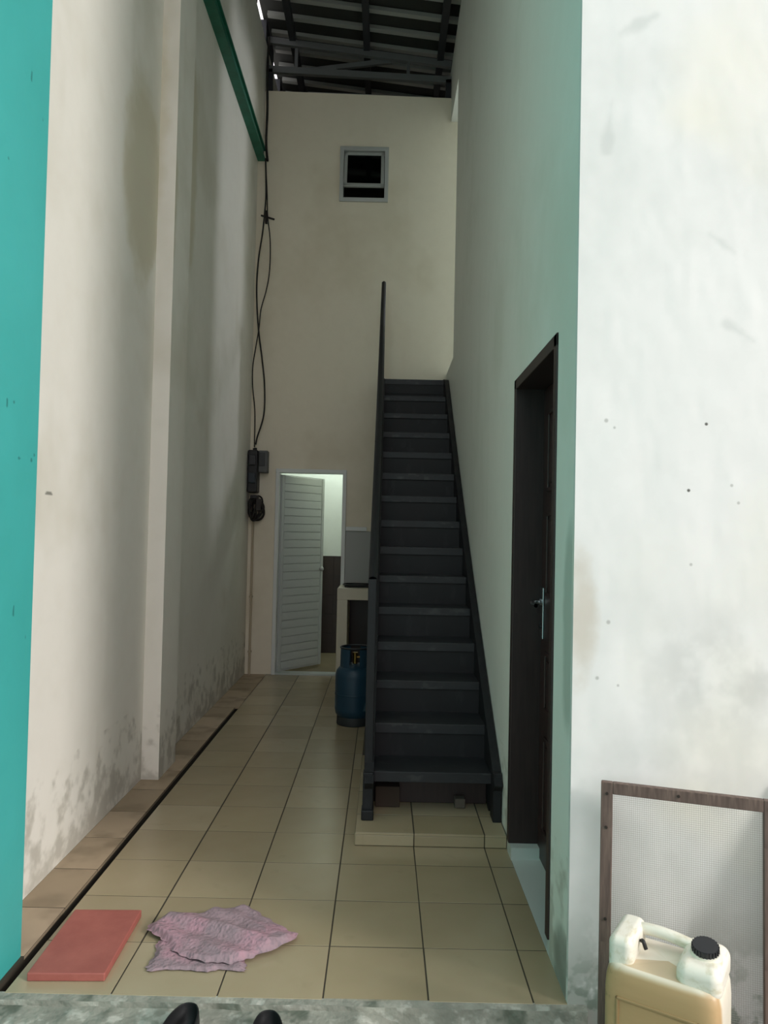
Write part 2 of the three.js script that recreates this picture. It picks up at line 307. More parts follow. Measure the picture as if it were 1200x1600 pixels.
{
  const t = thing('roof_truss', 'light grey steel truss under the roof above the back wall', 'truss'), d = 7.03, r = (x) => roofY(x) - 0.085;
  const lowY = (x) => 5.655 - 0.04 * (x + 1.19);
  mesh('top_chord', bar([-1.18, r(-1.18), d], [0.545, r(0.545), d], 0.04, 0.06), M.galv, t);
  mesh('bottom_chord', bar([-1.18, lowY(-1.18), d], [0.545, lowY(0.545), d], 0.04, 0.06), M.galv, t);
  mesh('diagonal', bar([-0.85, lowY(-0.85) + 0.02, d + 0.03], [-0.02, r(-0.02) - 0.02, d + 0.03], 0.03, 0.045), M.galv, t);
  mesh('web', bar([0.14, lowY(0.14), d + 0.03], [0.14, r(0.14), d + 0.03], 0.03, 0.05), M.galv, t);
  mesh('web', bar([-0.92, lowY(-0.92), d + 0.03], [-0.92, r(-0.92), d + 0.03], 0.03, 0.04), M.galv, t);
  for (const x of [-1.16, 0.52]) mesh('support_post', bx(x - 0.025, x + 0.025, 5.37, lowY(x), d - 0.02, d + 0.02), M.rafter, t);
}
single('steel_strip', bar([-0.8, 5.425, 7.02], [-0.12, 5.412, 7.02], 0.05, 0.012), M.galv, 'thin pale metal strip lying on top of the back wall', 'metal strip');
{
  const b = thing('steel_beam', 'dark green steel channel beam running along the left wall', 'beam');
  mesh('web', uvMetres(bx(-1.258, -1.19, 4.75, 4.86, 2.36, DB), 0.5), M.green, b);
  mesh('flange', uvMetres(bx(-1.19, -1.172, 4.75, 4.765, 2.36, DB), 0.5), M.green, b);
  mesh('flange', uvMetres(bx(-1.19, -1.172, 4.845, 4.86, 2.36, DB), 0.5), M.green, b);
}

// ---------------------------------------------------------------- room at the head of the stairs; daylight from its window reaches the left wall through the doorway
{
  const g = [bx(0.749, 3.3, 2.55, 2.78, 5.5, 8.4), bx(0.749, 3.3, 5.4, 5.6, 5.5, 8.4), bx(0.749, 3.3, 2.78, 5.4, 5.4, 5.5), bx(0.749, 3.3, 2.78, 5.4, 8.4, 8.5),
    bx(3.2, 3.3, 2.78, 5.4, 5.5, 7.35), bx(3.2, 3.3, 2.78, 5.4, 7.75, 8.4), bx(3.2, 3.3, 2.78, 4.55, 7.35, 7.75), bx(3.2, 3.3, 5.25, 5.4, 7.35, 7.75)];
  struct('wall_upper_room', 'plain room behind the doorway at the head of the stairs', 'room', uvMetres(join(g), 2.5), M.innerWall);
  const w = struct('window_2', 'tall bright window of the upper room', 'window');
  mesh('window_pane', bx(3.24, 3.25, 4.55, 5.25, 7.35, 7.75), std(0x000000, 0.4, { emissive: new THREE.Color(0.86, 0.9, 1), emissiveIntensity: 2 }), w);
  const l = new THREE.RectAreaLight(new THREE.Color(0.9, 0.93, 1), 50, 0.38, 0.68);
  l.position.set(3.19, 4.9, -7.55); l.lookAt(-1.245, 3.3, -6.0); scene.add(l);
}

// ---------------------------------------------------------------- brown door in the right wall
{
  const d = struct('door_1', 'dark brown panelled wooden door in the right wall', 'door');
  mesh('jamb', uvMetres(rbx(XR - 0.006, 0.72, 0.05, 1.978, 3.165, 3.209, 0.003), 0.5), M.brownFrame, d);
  mesh('jamb', uvMetres(rbx(XR - 0.006, 0.72, 0.05, 1.978, 2.422, 2.462, 0.003), 0.5), M.brownFrame, d);
  mesh('head', uvMetres(rbx(XR - 0.006, 0.72, 1.935, 1.979, 2.422, 3.209, 0.003), 0.5), M.brownFrame, d);
  const leaf = mesh('leaf', uvMetres(rbx(0.662, 0.7, 0.01, 1.934, 2.463, 3.163, 0.003), 0.5), M.brownDoor, d);
  const ys = [[0.14, 0.52], [0.62, 0.86], [1.08, 1.42], [1.5, 1.83]];
  for (const [y0, y1] of ys) for (const [a, b] of [[2.55, 2.78], [2.85, 3.06]]) {
    mesh('moulding', [rbx(0.654, 0.664, y0, y0 + 0.018, a, b), rbx(0.654, 0.664, y1 - 0.018, y1, a, b), rbx(0.654, 0.664, y0, y1, a, a + 0.018), rbx(0.654, 0.664, y0, y1, b - 0.018, b)], M.brownDoor, leaf);
    mesh('raised_panel', rbx(0.656, 0.664, y0 + 0.035, y1 - 0.035, a + 0.035, b - 0.035, 0.003), M.brownDoor, leaf);
  }
  const h = mesh('lock_plate', rbx(0.655, 0.663, 0.9, 1.11, 3.1, 3.145, 0.004), M.chrome, d); h.userData.label = 'chrome lock plate with lever';
  mesh('lever', [tube([[0.66, 1.05, 3.122], [0.63, 1.05, 3.122], [0.615, 1.05, 3.11], [0.612, 1.045, 3.02]], 0.009, 20), new THREE.CylinderGeometry(0.016, 0.016, 0.012, 20).rotateZ(Math.PI / 2).translate(0.65, 1.05, -3.122)], M.chrome, h);
  mesh('keyhole_cylinder', new THREE.CylinderGeometry(0.009, 0.009, 0.012, 16).rotateZ(Math.PI / 2).translate(0.652, 0.95, -3.122), M.blackPlastic, h);
  mesh('threshold', bx(XR, 0.76, -0.011, 0.002, 2.421, 3.12), M.threshold, d);
  mesh('kerb', [bx(XR - 0.002, 0.74, -0.011, 0.05, 3.12, 3.209)], M.threshold, d);
  mesh('kerb', [bx(XR + 0.002, 0.74, -0.011, 0.05, 2.422, 2.462)], M.threshold, d);
}

// ---------------------------------------------------------------- back wall: white door, wet room behind it, window, counter
{
  const d = struct('door_2', 'white plastic door standing ajar in the back wall', 'door');
  mesh('frame_jamb', rbx(-1.0, -0.965, 0, 1.88, DB - 0.025, DB + 0.1, 0.004), M.whitePlastic, d);
  mesh('frame_jamb', rbx(-0.385, -0.35, 0, 1.88, DB - 0.025, DB + 0.1, 0.004), M.whitePlastic, d);
  mesh('frame_head', rbx(-1.0, -0.35, 1.85, 1.885, DB - 0.026, DB + 0.1, 0.004), M.whitePlastic, d);
  const leaf = new THREE.Group(); leaf.name = 'leaf'; leaf.position.set(-0.96, 0, -(DB + 0.06)); leaf.rotation.y = 52 * Math.PI / 180; d.add(leaf);
  mesh('core', new THREE.BoxGeometry(0.575, 1.82, 0.022).translate(0.29, 0.925, 0), M.pvc, leaf);
  const n = 24, h = 1.8 / n, slat = new RoundedBoxGeometry(0.5, h - 0.006, 0.012, 1, 0.003);
  for (let i = 0; i < n; i++) mesh('slat', slat, M.pvc, leaf).position.set(0.28, 0.03 + h * (i + 0.5), 0.014);
  for (const x of [0.014, 0.562]) mesh('stile', new RoundedBoxGeometry(0.03, 1.82, 0.03, 1, 0.003).translate(x, 0.925, 0.004), M.pvc, leaf);
  mesh('door_knob', new THREE.SphereGeometry(0.022, 16, 12).translate(0.535, 0.95, 0.04), M.alu, leaf);
  mesh('sill', bx(-1.0, -0.35, -0.012, 0.012, DB - 0.01, DB + 0.12), M.threshold, d);
}
{
  const x0 = -1.2, x1 = -0.2, d0 = DB + 0.12, d1 = 8.25;
  const w = struct('wall_wet_room', 'small lit wet room behind the white door', 'room', uvMetres(join([bx(x0 - 0.1, x0, 0, 2.4, d0, d1), bx(x1, x1 + 0.1, 0, 2.4, d0, d1), bx(x0 - 0.1, x1 + 0.1, 0, 2.4, d1, d1 + 0.1), bx(x0 - 0.1, x1 + 0.1, 2.4, 2.5, d0, d1 + 0.1)]), 2.5), M.innerWall);
  mesh('floor_slab', bx(x0 - 0.1, x1 + 0.1, -0.1, 0.0, d0 - 0.001, d1 + 0.1), tileMaps[3], w);
  const n = 6; for (let i = 0; i < n; i++) for (let j = 0; j < 5; j++) { const a = x0 + (x1 - x0) * i / n, b = x0 + (x1 - x0) * (i + 1) / n; mesh('wall_tile', rbx(a + 0.001, b - 0.001, 0.003 + j * 0.21, 0.21 * (j + 1), d1 - 0.01, d1 - 0.001, 0.001, 1), M.darkTile, w); }
  mesh('tile_backing', bx(x0, x1, 0.001, 1.05, d1 - 0.006, d1 - 0.0005), M.gutter, w);
  const lamp = thing('ceiling_lamp', 'small bare bulb on the wet room ceiling', 'lamp');
  mesh('socket', new THREE.CylinderGeometry(0.03, 0.035, 0.05, 16).translate(-0.55, 2.375, -7.75), M.whitePlastic, lamp);
  mesh('bulb', new THREE.SphereGeometry(0.035, 16, 12).translate(-0.55, 2.325, -7.75), std(0xffffff, 0.4, { emissive: new THREE.Color(0.9, 1, 0.95), emissiveIntensity: 2 }), lamp);
  const pl = new THREE.PointLight(new THREE.Color(0.9, 1, 0.95), 0.6); pl.position.set(-0.55, 2.325, -7.75); pl.castShadow = true; scene.add(pl);
}
{
  const w = struct('window_1', 'small aluminium awning window high in the back wall', 'window'), X0 = -0.478, X1 = -0.026, Y0 = 4.385, Y1 = 4.9;
  const fr = (x0, x1, y0, y1, t, d0, d1) => [rbx(x0, x1, y0, y0 + t, d0, d1, 0.003), rbx(x0, x1, y1 - t, y1, d0, d1, 0.003), rbx(x0, x0 + t, y0 + t - 0.004, y1 - t + 0.004, d0 + 0.001, d1, 0.003), rbx(x1 - t, x1, y0 + t - 0.004, y1 - t + 0.004, d0 + 0.001, d1, 0.003)];
  mesh('window_frame', fr(X0, X1, Y0, Y1, 0.036, DB - 0.02, DB + 0.09), M.alu, w);
  const s = new THREE.Group(); s.name = 'sash'; s.position.set(0, Y1 - 0.04, -(DB + 0.02)); s.rotation.x = -0.2; w.add(s);
  const sx0 = X0 + 0.04, sx1 = X1 - 0.04, sh = 0.365;
  mesh('sash_frame', [rbx(sx0, sx1, -0.03, 0, -0.012, 0.012, 0.003), rbx(sx0, sx1, -sh, -sh + 0.035, -0.012, 0.012, 0.003), rbx(sx0, sx0 + 0.03, -sh, 0, -0.012, 0.012, 0.003), rbx(sx1 - 0.03, sx1, -sh, 0, -0.012, 0.012, 0.003)].map((g) => g.rotateX(0)), M.alu, s);
  mesh('pane', bx(sx0 + 0.025, sx1 - 0.025, -sh + 0.03, -0.025, -0.002, 0.002), M.glass, s);
  mesh('shaft', [bx(X0 - 0.05, X1 + 0.05, Y0 - 0.05, Y0 - 0.02, DB + 0.125, 7.9), bx(X0 - 0.05, X1 + 0.05, Y1 + 0.02, Y1 + 0.05, DB + 0.125, 7.9), bx(X0 - 0.05, X1 + 0.05, Y0 - 0.05, Y1 + 0.05, 7.9, 7.95)], M.gutter, w);
}
{
  const c = thing('counter', 'cream masonry counter with open front below the back wall', 'counter');
  mesh('worktop', uvMetres(rbx(-0.385, XR - 0.002, 0.735, 0.835, 6.5, DB - 0.001, 0.006), 2), M.counter, c);
  mesh('end_panel', uvMetres(rbx(-0.385, -0.295, 0, 0.736, 6.5, DB - 0.001, 0.006), 2), M.counter, c);
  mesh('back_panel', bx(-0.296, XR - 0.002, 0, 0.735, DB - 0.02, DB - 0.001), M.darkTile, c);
  const b = thing('backsplash', 'grey wall panel with white top strip above the counter', 'backsplash');
  mesh('panel', rbx(-0.348, XR - 0.002, 0.836, 1.325, DB - 0.012, DB - 0.001, 0.002), M.greyTile, b);
  mesh('top_strip', rbx(-0.348, -0.155, 1.326, 1.365, DB - 0.03, DB - 0.001, 0.004), M.whitePlastic, b);
  single('metal_tray', [rbx(-0.33, -0.1, 0.836, 0.85, 6.6, 6.82, 0.006), tube([[-0.32, 0.855, 6.61], [-0.11, 0.855, 6.61], [-0.11, 0.855, 6.81], [-0.32, 0.855, 6.81]], 0.006, 40, 6, true)], M.blackPlastic, 'flat dark tray lying on the cream counter', 'tray');
}

// ---------------------------------------------------------------- stairs
{
  const PY = 0.055;
  const p = struct('trim_1', 'low cream tiled platform under the foot of the stairs', 'platform');
  mesh('core', bx(-0.0935, XR - 0.001, -0.01, PY - 0.0006, 3.234, 6.2), M.grout, p);
  const cx = [-0.095, 0.156, 0.454, XR - 0.001], rows = [3.232, 3.44, 3.74, 4.04, 4.34];
  for (let r = 0; r < 4; r++) for (let c = 0; c < 3; c++) { const t = mesh('tile', chamferBox(cx[c + 1] - cx[c] - 0.004, 0.01, rows[r + 1] - rows[r] - 0.003, 0.0015), tileMaps[(r + c) % 4], p); t.position.set((cx[c] + cx[c + 1]) / 2, PY - 0.01, -(rows[r] + rows[r + 1]) / 2); }
  for (let c = 0; c < 3; c++) { const t = mesh('tile', chamferBox(cx[c + 1] - cx[c] - 0.004, 0.01, PY - 0.013, 0.001).rotateX(Math.PI / 2), tileMaps[(c + 2) % 4], p); t.position.set((cx[c] + cx[c + 1]) / 2, (PY - 0.009) / 2, -3.242); }
  for (let k = 0; k < 4; k++) { const t = mesh('tile', chamferBox(PY - 0.013, 0.01, 0.297, 0.001).rotateZ(Math.PI / 2), tileMaps[k % 4], p); t.position.set(-0.086, (PY - 0.009) / 2, -(3.394 + k * 0.3)); }

  const s = thing('staircase', 'steep black painted steel staircase against the right wall', 'staircase');
  const xl = -0.048, xr = 0.541, N = 15, dk = (k) => 3.45 + 0.2345 * k, hk = (k) => 1.325 - 1.08 + 0.1565 * k + 0.0013 * k * k;
  // stringers: plates along the flight
  const top = [], low = [];
  for (let k = -0.35; k <= 14.2; k += 0.485) { top.push([dk(k) - 0.03, hk(k) + 0.035]); low.push([dk(k) + 0.16, hk(k) - 0.15]); }
  top[top.length - 1] = [6.8, hk(14) + 0.02];
  const outline = [...top, [DB - 0.002, hk(14) + 0.02], [DB - 0.002, hk(14) - 0.14], ...low.reverse().filter(([d]) => d < DB - 0.02)];
  const plate = (x0, w) => uvMetres(new THREE.ExtrudeGeometry(new THREE.Shape(outline.map(([a, b]) => new THREE.Vector2(a, b))), { depth: w, bevelEnabled: false }).rotateY(Math.PI / 2).translate(x0, 0, 0), 1);
  mesh('stringer', plate(xl - 0.012, 0.04), M.steel, s);
  mesh('stringer', plate(xr - 0.032, 0.036), M.steel, s);
  mesh('foot', uvMetres(join([rbx(xl - 0.02, xl + 0.026, PY, 0.26, 3.375, 3.43, 0.004), rbx(xl - 0.024, xl + 0.03, PY, PY + 0.045, 3.36, 3.44, 0.006)]), 1), M.steel, s);
  mesh('foot', uvMetres(rbx(xr - 0.033, xr + 0.003, PY, 0.27, 3.37, 3.46, 0.003), 1), M.steel, s);
  const a = xl + 0.028, b = xr - 0.032;
  for (let k = 0; k < N; k++) {
    const d = dk(k), h = hk(k), d1 = Math.min(d + 0.26, DB - 0.004), sag = R(-0.004, 0.004);
    mesh('tread', uvMetres(join([rbx(a, b, h - 0.006, h, d, d1, 0.002, 1), rbx(a, b, h - 0.045 - sag, h - 0.001, d - 0.003, d + 0.004, 0.002, 1)]), 0.7, 0.11 * k, 0.23 * k), M.tread, s);
    if (k < N - 1) mesh('riser', uvMetres(bx(a, b, h, hk(k + 1) - 0.006, d + 0.243, d + 0.247), 1, 0.17 * k), M.steel, s);
  }
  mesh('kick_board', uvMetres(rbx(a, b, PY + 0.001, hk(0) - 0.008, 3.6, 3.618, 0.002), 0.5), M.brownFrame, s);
  mesh('fascia', bx(a, b, hk(14) - 0.13, hk(14) - 0.044, dk(14), dk(14) + 0.006), M.steel, s);
  // hand rail on the open side
  const rail = (k) => [xl + 0.004, hk(k) + 0.86, dk(k)];
  mesh('handrail', tube([0, 2, 4, 6, 8, 10, 12, 14].map(rail), 0.02, 60, 10), M.steel, s);
  for (const k of [0.0, 4.7, 9.4, 14]) mesh('rail_post', uvMetres(rbx(xl - 0.016, xl + 0.022, hk(k) - 0.03, hk(k) + 0.865, dk(k) - 0.018, dk(k) + 0.018, 0.004), 1), M.steel, s);
  single('carton', [rbx(-0.012, 0.1, 0.0555, 0.15, 3.53, 3.598, 0.004), rbx(0.04, 0.048, 0.15, 0.1505, 3.53, 3.598, 0.0002)], std(0x3d3229, 0.9), 'dark brown carton under the left end of the lowest stair tread', 'carton');
  single('brick_piece', [rbx(0.355, 0.405, 0.0555, 0.1, 3.53, 3.585, 0.006)], std(0x5c534b, 0.9), 'small grey brick piece under the right end of the lowest tread', 'brick');
}
{ // blue gas cylinder
  const j = thing('gas_cylinder', 'blue gas cylinder standing on the floor beside the staircase', 'gas cylinder');
  const paint = std(0xffffff, 0.45, { map: tex(256, (u, v) => lerp3(lerp3(rgb(0x183f54), rgb(0x123344), fbm(u, v, 6, 4, 341)), rgb(0x6f7f88), 0.8 * smooth(0.6, 0.7, fbm(u, v, 9, 4, 343)) * smooth(0.12, 0.2, v) * smooth(0.4, 0.3, v))) });
  const body = [[0, 0.03], [0.06, 0.032], [0.105, 0.045], [0.128, 0.075], [0.134, 0.11], [0.134, 0.2], [0.1365, 0.203], [0.1365, 0.212], [0.134, 0.215], [0.134, 0.33], [0.126, 0.365], [0.104, 0.392], [0.06, 0.408], [0, 0.412]].map(([x, y]) => new THREE.Vector2(x, y));
  mesh('body', new THREE.LatheGeometry(body, 48), paint, j);
  mesh('foot_ring', new THREE.LatheGeometry([[0.108, 0.06], [0.118, 0.055], [0.12, 0.006], [0.117, 0], [0.112, 0.003], [0.112, 0.055]].map(([x, y]) => new THREE.Vector2(x, y)), 48), std(0x23282a, 0.6, { side: THREE.DoubleSide }), j);
  const cm = std(0x163a4d, 0.5, { side: THREE.DoubleSide }), collar = [0, 1].map((k) => mesh('collar', new THREE.CylinderGeometry(0.1, 0.103, 0.13, 40, 1, true, k * Math.PI + 0.35, Math.PI - 0.7).translate(0, 0.455, 0), cm, j))[0];
  mesh('rim', new THREE.TorusGeometry(0.1, 0.006, 10, 48).rotateX(Math.PI / 2).translate(0, 0.522, 0), std(0x171c22, 0.5), collar);
  mesh('valve', [new THREE.CylinderGeometry(0.014, 0.018, 0.06, 20).translate(0, 0.435, 0), new THREE.CylinderGeometry(0.02, 0.02, 0.025, 20).translate(0, 0.475, 0), new THREE.CylinderGeometry(0.008, 0.008, 0.04, 12).rotateZ(Math.PI / 2).translate(0.025, 0.455, 0)], std(0x8a6f3a, 0.35, { metalness: 0.9 }), j);
  j.position.set(-0.178, 0.0005, -5.27);
}

// ---------------------------------------------------------------- cables and boxes in the far left corner
{
  const A = [[-1.161, 4.74], [-1.149, 4.397], [-1.157, 4.222], [-1.171, 4.046], [-1.201, 3.813], [-1.213, 3.579], [-1.203, 3.346], [-1.18, 3.113], [-1.146, 2.881], [-1.118, 2.648], [-1.118, 2.357], [-1.175, 2.151], [-1.185, 2.095]];
  const B = [[-1.165, 4.74], [-1.143, 4.397], [-1.134, 4.222], [-1.105, 3.99], [-1.105, 3.698], [-1.131, 3.523], [-1.174, 3.347], [-1.187, 3.172], [-1.212, 2.996], [-1.235, 2.82], [-1.233, 2.646], [-1.206, 2.413], [-1.2, 2.075]];
  single('cable', tube(A.map(([x, y], i) => [x, y, 6.895 + 0.004 * Math.sin(i * 1.7)]), 0.0075, 120), M.cable, 'thicker black cable hanging in the corner, swinging right near the boxes', 'cable', 'cables in the far corner');
  single('cable', tube(B.map(([x, y], i) => [x, y, 6.93 + 0.003 * Math.cos(i * 1.3)]), 0.0055, 120), M.cable, 'thinner cable in the corner, swinging left close to the wall', 'cable', 'cables in the far corner');
  single('riser_cable', tube([[-1.165, 5.9, 6.93], [-1.172, 5.6, 6.94], [-1.165, 5.2, 6.95], [-1.168, 4.9, 6.95], [-1.15, 4.74, 6.94]], 0.011, 40), M.cable, 'dark cable running up the corner from the green beam to the roof', 'cable', 'cables in the far corner');
  const c = thing('cable_bracket', 'small crossed bracket that ties the cables to the wall', 'bracket');
  mesh('arm', bar([-1.2, 4.235, 6.958], [-1.075, 4.2, 6.958], 0.012, 0.014), M.cable, c);
  mesh('strap', bar([-1.15, 4.28, 6.957], [-1.15, 4.16, 6.957], 0.02, 0.02), M.cable, c);
  const b = thing('junction_box', 'black electrical box fixed in the far left corner', 'electrical box');
  mesh('case', rbx(-1.24, -1.15, 1.655, 2.04, 6.82, 6.968, 0.012), M.blackPlastic, b);
  mesh('switch_block', rbx(-1.225, -1.165, 1.9, 1.99, 6.795, 6.825, 0.005), std(0x24262a, 0.4), b);
  mesh('switch_block', rbx(-1.225, -1.165, 1.74, 1.83, 6.795, 6.825, 0.005), std(0x1c2a33, 0.4), b);
  mesh('glands', [new THREE.CylinderGeometry(0.014, 0.014, 0.03, 12).translate(-1.2, 2.05, -6.93), new THREE.CylinderGeometry(0.014, 0.014, 0.03, 12).translate(-1.185, 2.05, -6.895)], M.blackPlastic, b);
  const g = thing('meter_box', 'small dark grey box right of the black electrical box', 'electrical box');
  mesh('case', rbx(-1.15, -1.068, 1.84, 2.04, 6.87, 6.969, 0.008), M.greyPlastic, g);
  mesh('cover', rbx(-1.142, -1.09, 1.9, 2.02, 6.858, 6.872, 0.004), std(0x3a3d3c, 0.5), g);
  const coil = thing('cable_coil', 'messy loops of black cable hanging below the electrical box', 'cable coil');
  for (let k = 0; k < 9; k++) { const cx = -1.185 + R(-0.015, 0.03), cy = 1.515 + R(-0.02, 0.02), rx = R(0.03, 0.065), ry = R(0.06, 0.105), ph = R(0, 6), pts = []; for (let i = 0; i < 12; i++) { const t = i / 12 * Math.PI * 2; pts.push([Math.max(-1.236, cx + rx * Math.cos(t) + 0.012 * Math.sin(2 * t + ph)), cy + ry * Math.sin(t), 6.9 + 0.035 * Math.sin(t + ph) - 0.008 * k + 0.02]); } mesh('loop', tube(pts, 0.0065 + 0.002 * (k % 2), 60, 6, true), M.cable, coil); }
  mesh('plug', rbx(-1.16, -1.115, 1.49, 1.6, 6.84, 6.9, 0.008), std(0x2c2724, 0.6), coil);
  mesh('tie', rbx(-1.21, -1.15, 1.6, 1.63, 6.83, 6.95, 0.006), M.blackPlastic, coil);
  single('conduit_pipe', [new THREE.CylinderGeometry(0.011, 0.011, 1.42, 12).translate(-1.2, 0.71, -6.952), rbx(-1.216, -1.184, 0.7, 0.715, 6.93, 6.968, 0.002), rbx(-1.216, -1.184, 0.2, 0.215, 6.93, 6.968, 0.002)], M.pipe, 'thin cream conduit pipe running down the corner to the floor', 'pipe');
}

// ---------------------------------------------------------------- things on the floor
{
  const t = single('terracotta_slab', uvMetres(rbx(-0.112, 0.112, 0, 0.024, -0.186, 0.186, 0.0035), 0.4), M.terracotta, 'reddish brown rectangular slab lying on the tiles by the teal wall', 'slab');
  t.position.set(-0.9, 0.0008, -2.42); t.rotation.y = 0.03;
}
{ // crumpled towel: a folded sheet over its outline
  const out = [[-0.746, 2.521], [-0.713, 2.586], [-0.632, 2.594], [-0.543, 2.638], [-0.442, 2.66], [-0.39, 2.613], [-0.344, 2.571], [-0.282, 2.511], [-0.246, 2.488], [-0.291, 2.42], [-0.363, 2.359], [-0.395, 2.34], [-0.43, 2.318], [-0.47, 2.322], [-0.51, 2.318], [-0.56, 2.335], [-0.6, 2.36], [-0.635, 2.39], [-0.66, 2.43], [-0.69, 2.46], [-0.73, 2.49]];
  const under = [[-0.69, 2.45], [-0.6, 2.5], [-0.5, 2.45], [-0.4, 2.36], [-0.385, 2.31], [-0.394, 2.296], [-0.461, 2.304], [-0.498, 2.29], [-0.557, 2.297], [-0.625, 2.297], [-0.668, 2.286], [-0.684, 2.31], [-0.678, 2.38]];
  const sheet = (o, top, s, lift) => {
    const cx = o.reduce((a, p) => a + p[0], 0) / o.length, cd = o.reduce((a, p) => a + p[1], 0) / o.length;
    const curve = new THREE.CatmullRomCurve3(o.map(([x, d]) => new THREE.Vector3(x, 0, d)), true, 'catmullrom', 0.3), NA = 160, NR = 46, P = [], U = [], I = [];
    for (let r = 0; r <= NR; r++) for (let a = 0; a < NA; a++) {
      const q = curve.getPoint(a / NA), t = r / NR, wob = 1 + 0.02 * Math.sin(a * 0.9) * t;
      const x = cx + (q.x - cx) * t * wob, d = cd + (q.z - cd) * t * wob;
      const fold = 0.5 + 0.5 * Math.sin((x * 0.55 + d * 1.0) * 62 + 5 * fbm(x * 0.8 + 3, d * 0.8, 8, 3, s)), fold2 = fbm(x + 4, d + 4, 10, 4, s + 3);
      const ridge = Math.exp(-(((d - 2.47 + 0.35 * (x + 0.45)) / 0.03) ** 2));
      let y = top * (0.55 + 0.5 * fold2 + 0.35 * fold + 0.6 * ridge) + 0.004;
      const edge = smooth(1.0, 0.86, t); y = mix(lift * (0.5 + 0.9 * fbm(a / NA * 0.99, 0.4, 16, 3, s + 9)) + 0.003, y, edge);
      P.push(x, y, -d); U.push(x * 2, d * 2);
    }
    for (let r = 0; r < NR; r++) for (let a = 0; a < NA; a++) { const b = (a + 1) % NA, i = r * NA; I.push(i + a, i + NA + a, i + NA + b, i + a, i + NA + b, i + b); }
    const g = new THREE.BufferGeometry(); g.setAttribute('position', new THREE.Float32BufferAttribute(P, 3)); g.setAttribute('uv', new THREE.Float32BufferAttribute(U, 2)); g.setIndex(I); g.computeVertexNormals(); return g;
  };
  const c = thing('floor_cloth', 'crumpled mauve pink towel lying on the cream tiles', 'towel');
  mesh('upper_layer', sheet(out, 0.026, 301, 0.014), M.cloth, c);
  mesh('lower_layer', sheet(under, 0.009, 311, 0.002), M.cloth, c);
}
{ // pair of shoes at the step, toes towards the viewer
  const make = (label) => {
    const o = thing('rubber_shoe', label, 'shoe', 'shoes below the step');
    const L = 0.27, W = 0.047, NA = 64;
    const ring = (k, y) => Array.from({ length: NA }, (_, a) => { const t = a / NA * Math.PI * 2, c = Math.cos(t), n = Math.sin(t), e = 2 / 2.5; const z = Math.sign(n) * Math.pow(Math.abs(n), e); return [Math.sign(c) * Math.pow(Math.abs(c), e) * W * k, y(z), L / 2 + z * (L / 2 - W * (1 - k))]; });
    const loft = (rings) => { const P = [], I = []; rings.forEach((r) => r.forEach((p) => P.push(...p))); for (let r = 0; r + 1 < rings.length; r++) for (let a = 0; a < NA; a++) { const b = (a + 1) % NA, i = r * NA, n = i + NA; I.push(i + a, n + b, n + a, i + a, i + b, n + b); } const g = new THREE.BufferGeometry(); g.setAttribute('position', new THREE.Float32BufferAttribute(P, 3)); g.setIndex(I); g.computeVertexNormals(); return g; };
    const rim = (z) => mix(0.066, 0.045, smooth(-0.6, 0.8, z)), flat = (y) => () => y;     // z -1 heel, 1 toe
    const upperMat = std(0x141516, 0.55, { side: THREE.DoubleSide });
    mesh('upper', loft([ring(0.97, flat(0.012)), ring(1, (z) => rim(z) * 0.5), ring(0.95, (z) => rim(z) * 0.93), ring(0.91, rim), ring(0.86, (z) => rim(z) * 0.97), ring(0.84, flat(0.02)), ring(0.02, flat(0.018))]), upperMat, o);
    mesh('toe_cap', new THREE.SphereGeometry(1, 32, 12, 0, Math.PI * 2, 0, Math.PI / 2).scale(W * 0.9, 0.036, L * 0.26).translate(0, 0.03, L * 0.72), upperMat, o);
    mesh('sole', loft([ring(0.05, flat(0)), ring(1, flat(0)), ring(1.03, flat(0.006)), ring(0.98, flat(0.014))]), M.rubber, o);
    return o;
  };
  const a = make('left one of the two black rubber shoes below the step'); a.position.set(-0.495, -0.03, -2.1); a.rotation.set(0.03, -0.12, 0);
  const b = make('right one of the two black rubber shoes below the step'); b.position.set(-0.283, -0.036, -2.085); b.rotation.set(0.03, 0.1, 0);
}

// ---------------------------------------------------------------- screen frame and jerrycan at the facade
{
  const f = thing('screen_frame', 'brown wooden frame with fine wire mesh leaning on the white facade', 'screen frame');
  const W = 0.438, H = 0.72, s = 0.031;
  const stile = (x0, y0, w, h, horizontal) => { const g = rbx(x0, x0 + w, y0, y0 + h, -0.012, 0.012, 0.002, 1); return uvMetres(horizontal ? g : g, 0.3); };
  mesh('stile', stile(0, 0, s, H), M.oldWood, f); mesh('stile', stile(W - s, 0, s, H), M.oldWood, f);
  mesh('rail', stile(s, H - s, W - 2 * s, s, true), M.oldWood, f); mesh('rail', stile(s, 0, W - 2 * s, s, true), M.oldWood, f);
  const wires = [], wx = new THREE.BoxGeometry(W - 2 * s + 0.02, 0.0005, 0.0005), wy = new THREE.BoxGeometry(0.0005, H - 2 * s + 0.02, 0.0005);
  for (let y = s; y < H - s; y += 0.0055) wires.push(wx.clone().translate(W / 2, y, -0.009));
  for (let x = s; x < W - s; x += 0.0055) wires.push(wy.clone().translate(x, H / 2, -0.0095));
  const m = mesh('wire_mesh', wires, M.wire, f); m.userData.kind = 'stuff';
  for (const [x, y] of [[0.016, 0.69], [0.015, 0.6], [0.016, 0.36], [0.424, 0.7], [0.424, 0.48], [0.2, 0.705]]) mesh('nail', new THREE.CylinderGeometry(0.004, 0.004, 0.003, 10).rotateX(Math.PI / 2).translate(x, y, 0.013), M.nail, f);
  f.position.set(0.604, GY + 0.001, -2.075); f.rotation.order = 'YXZ'; f.rotation.set(-0.072, -0.31, 0);
}
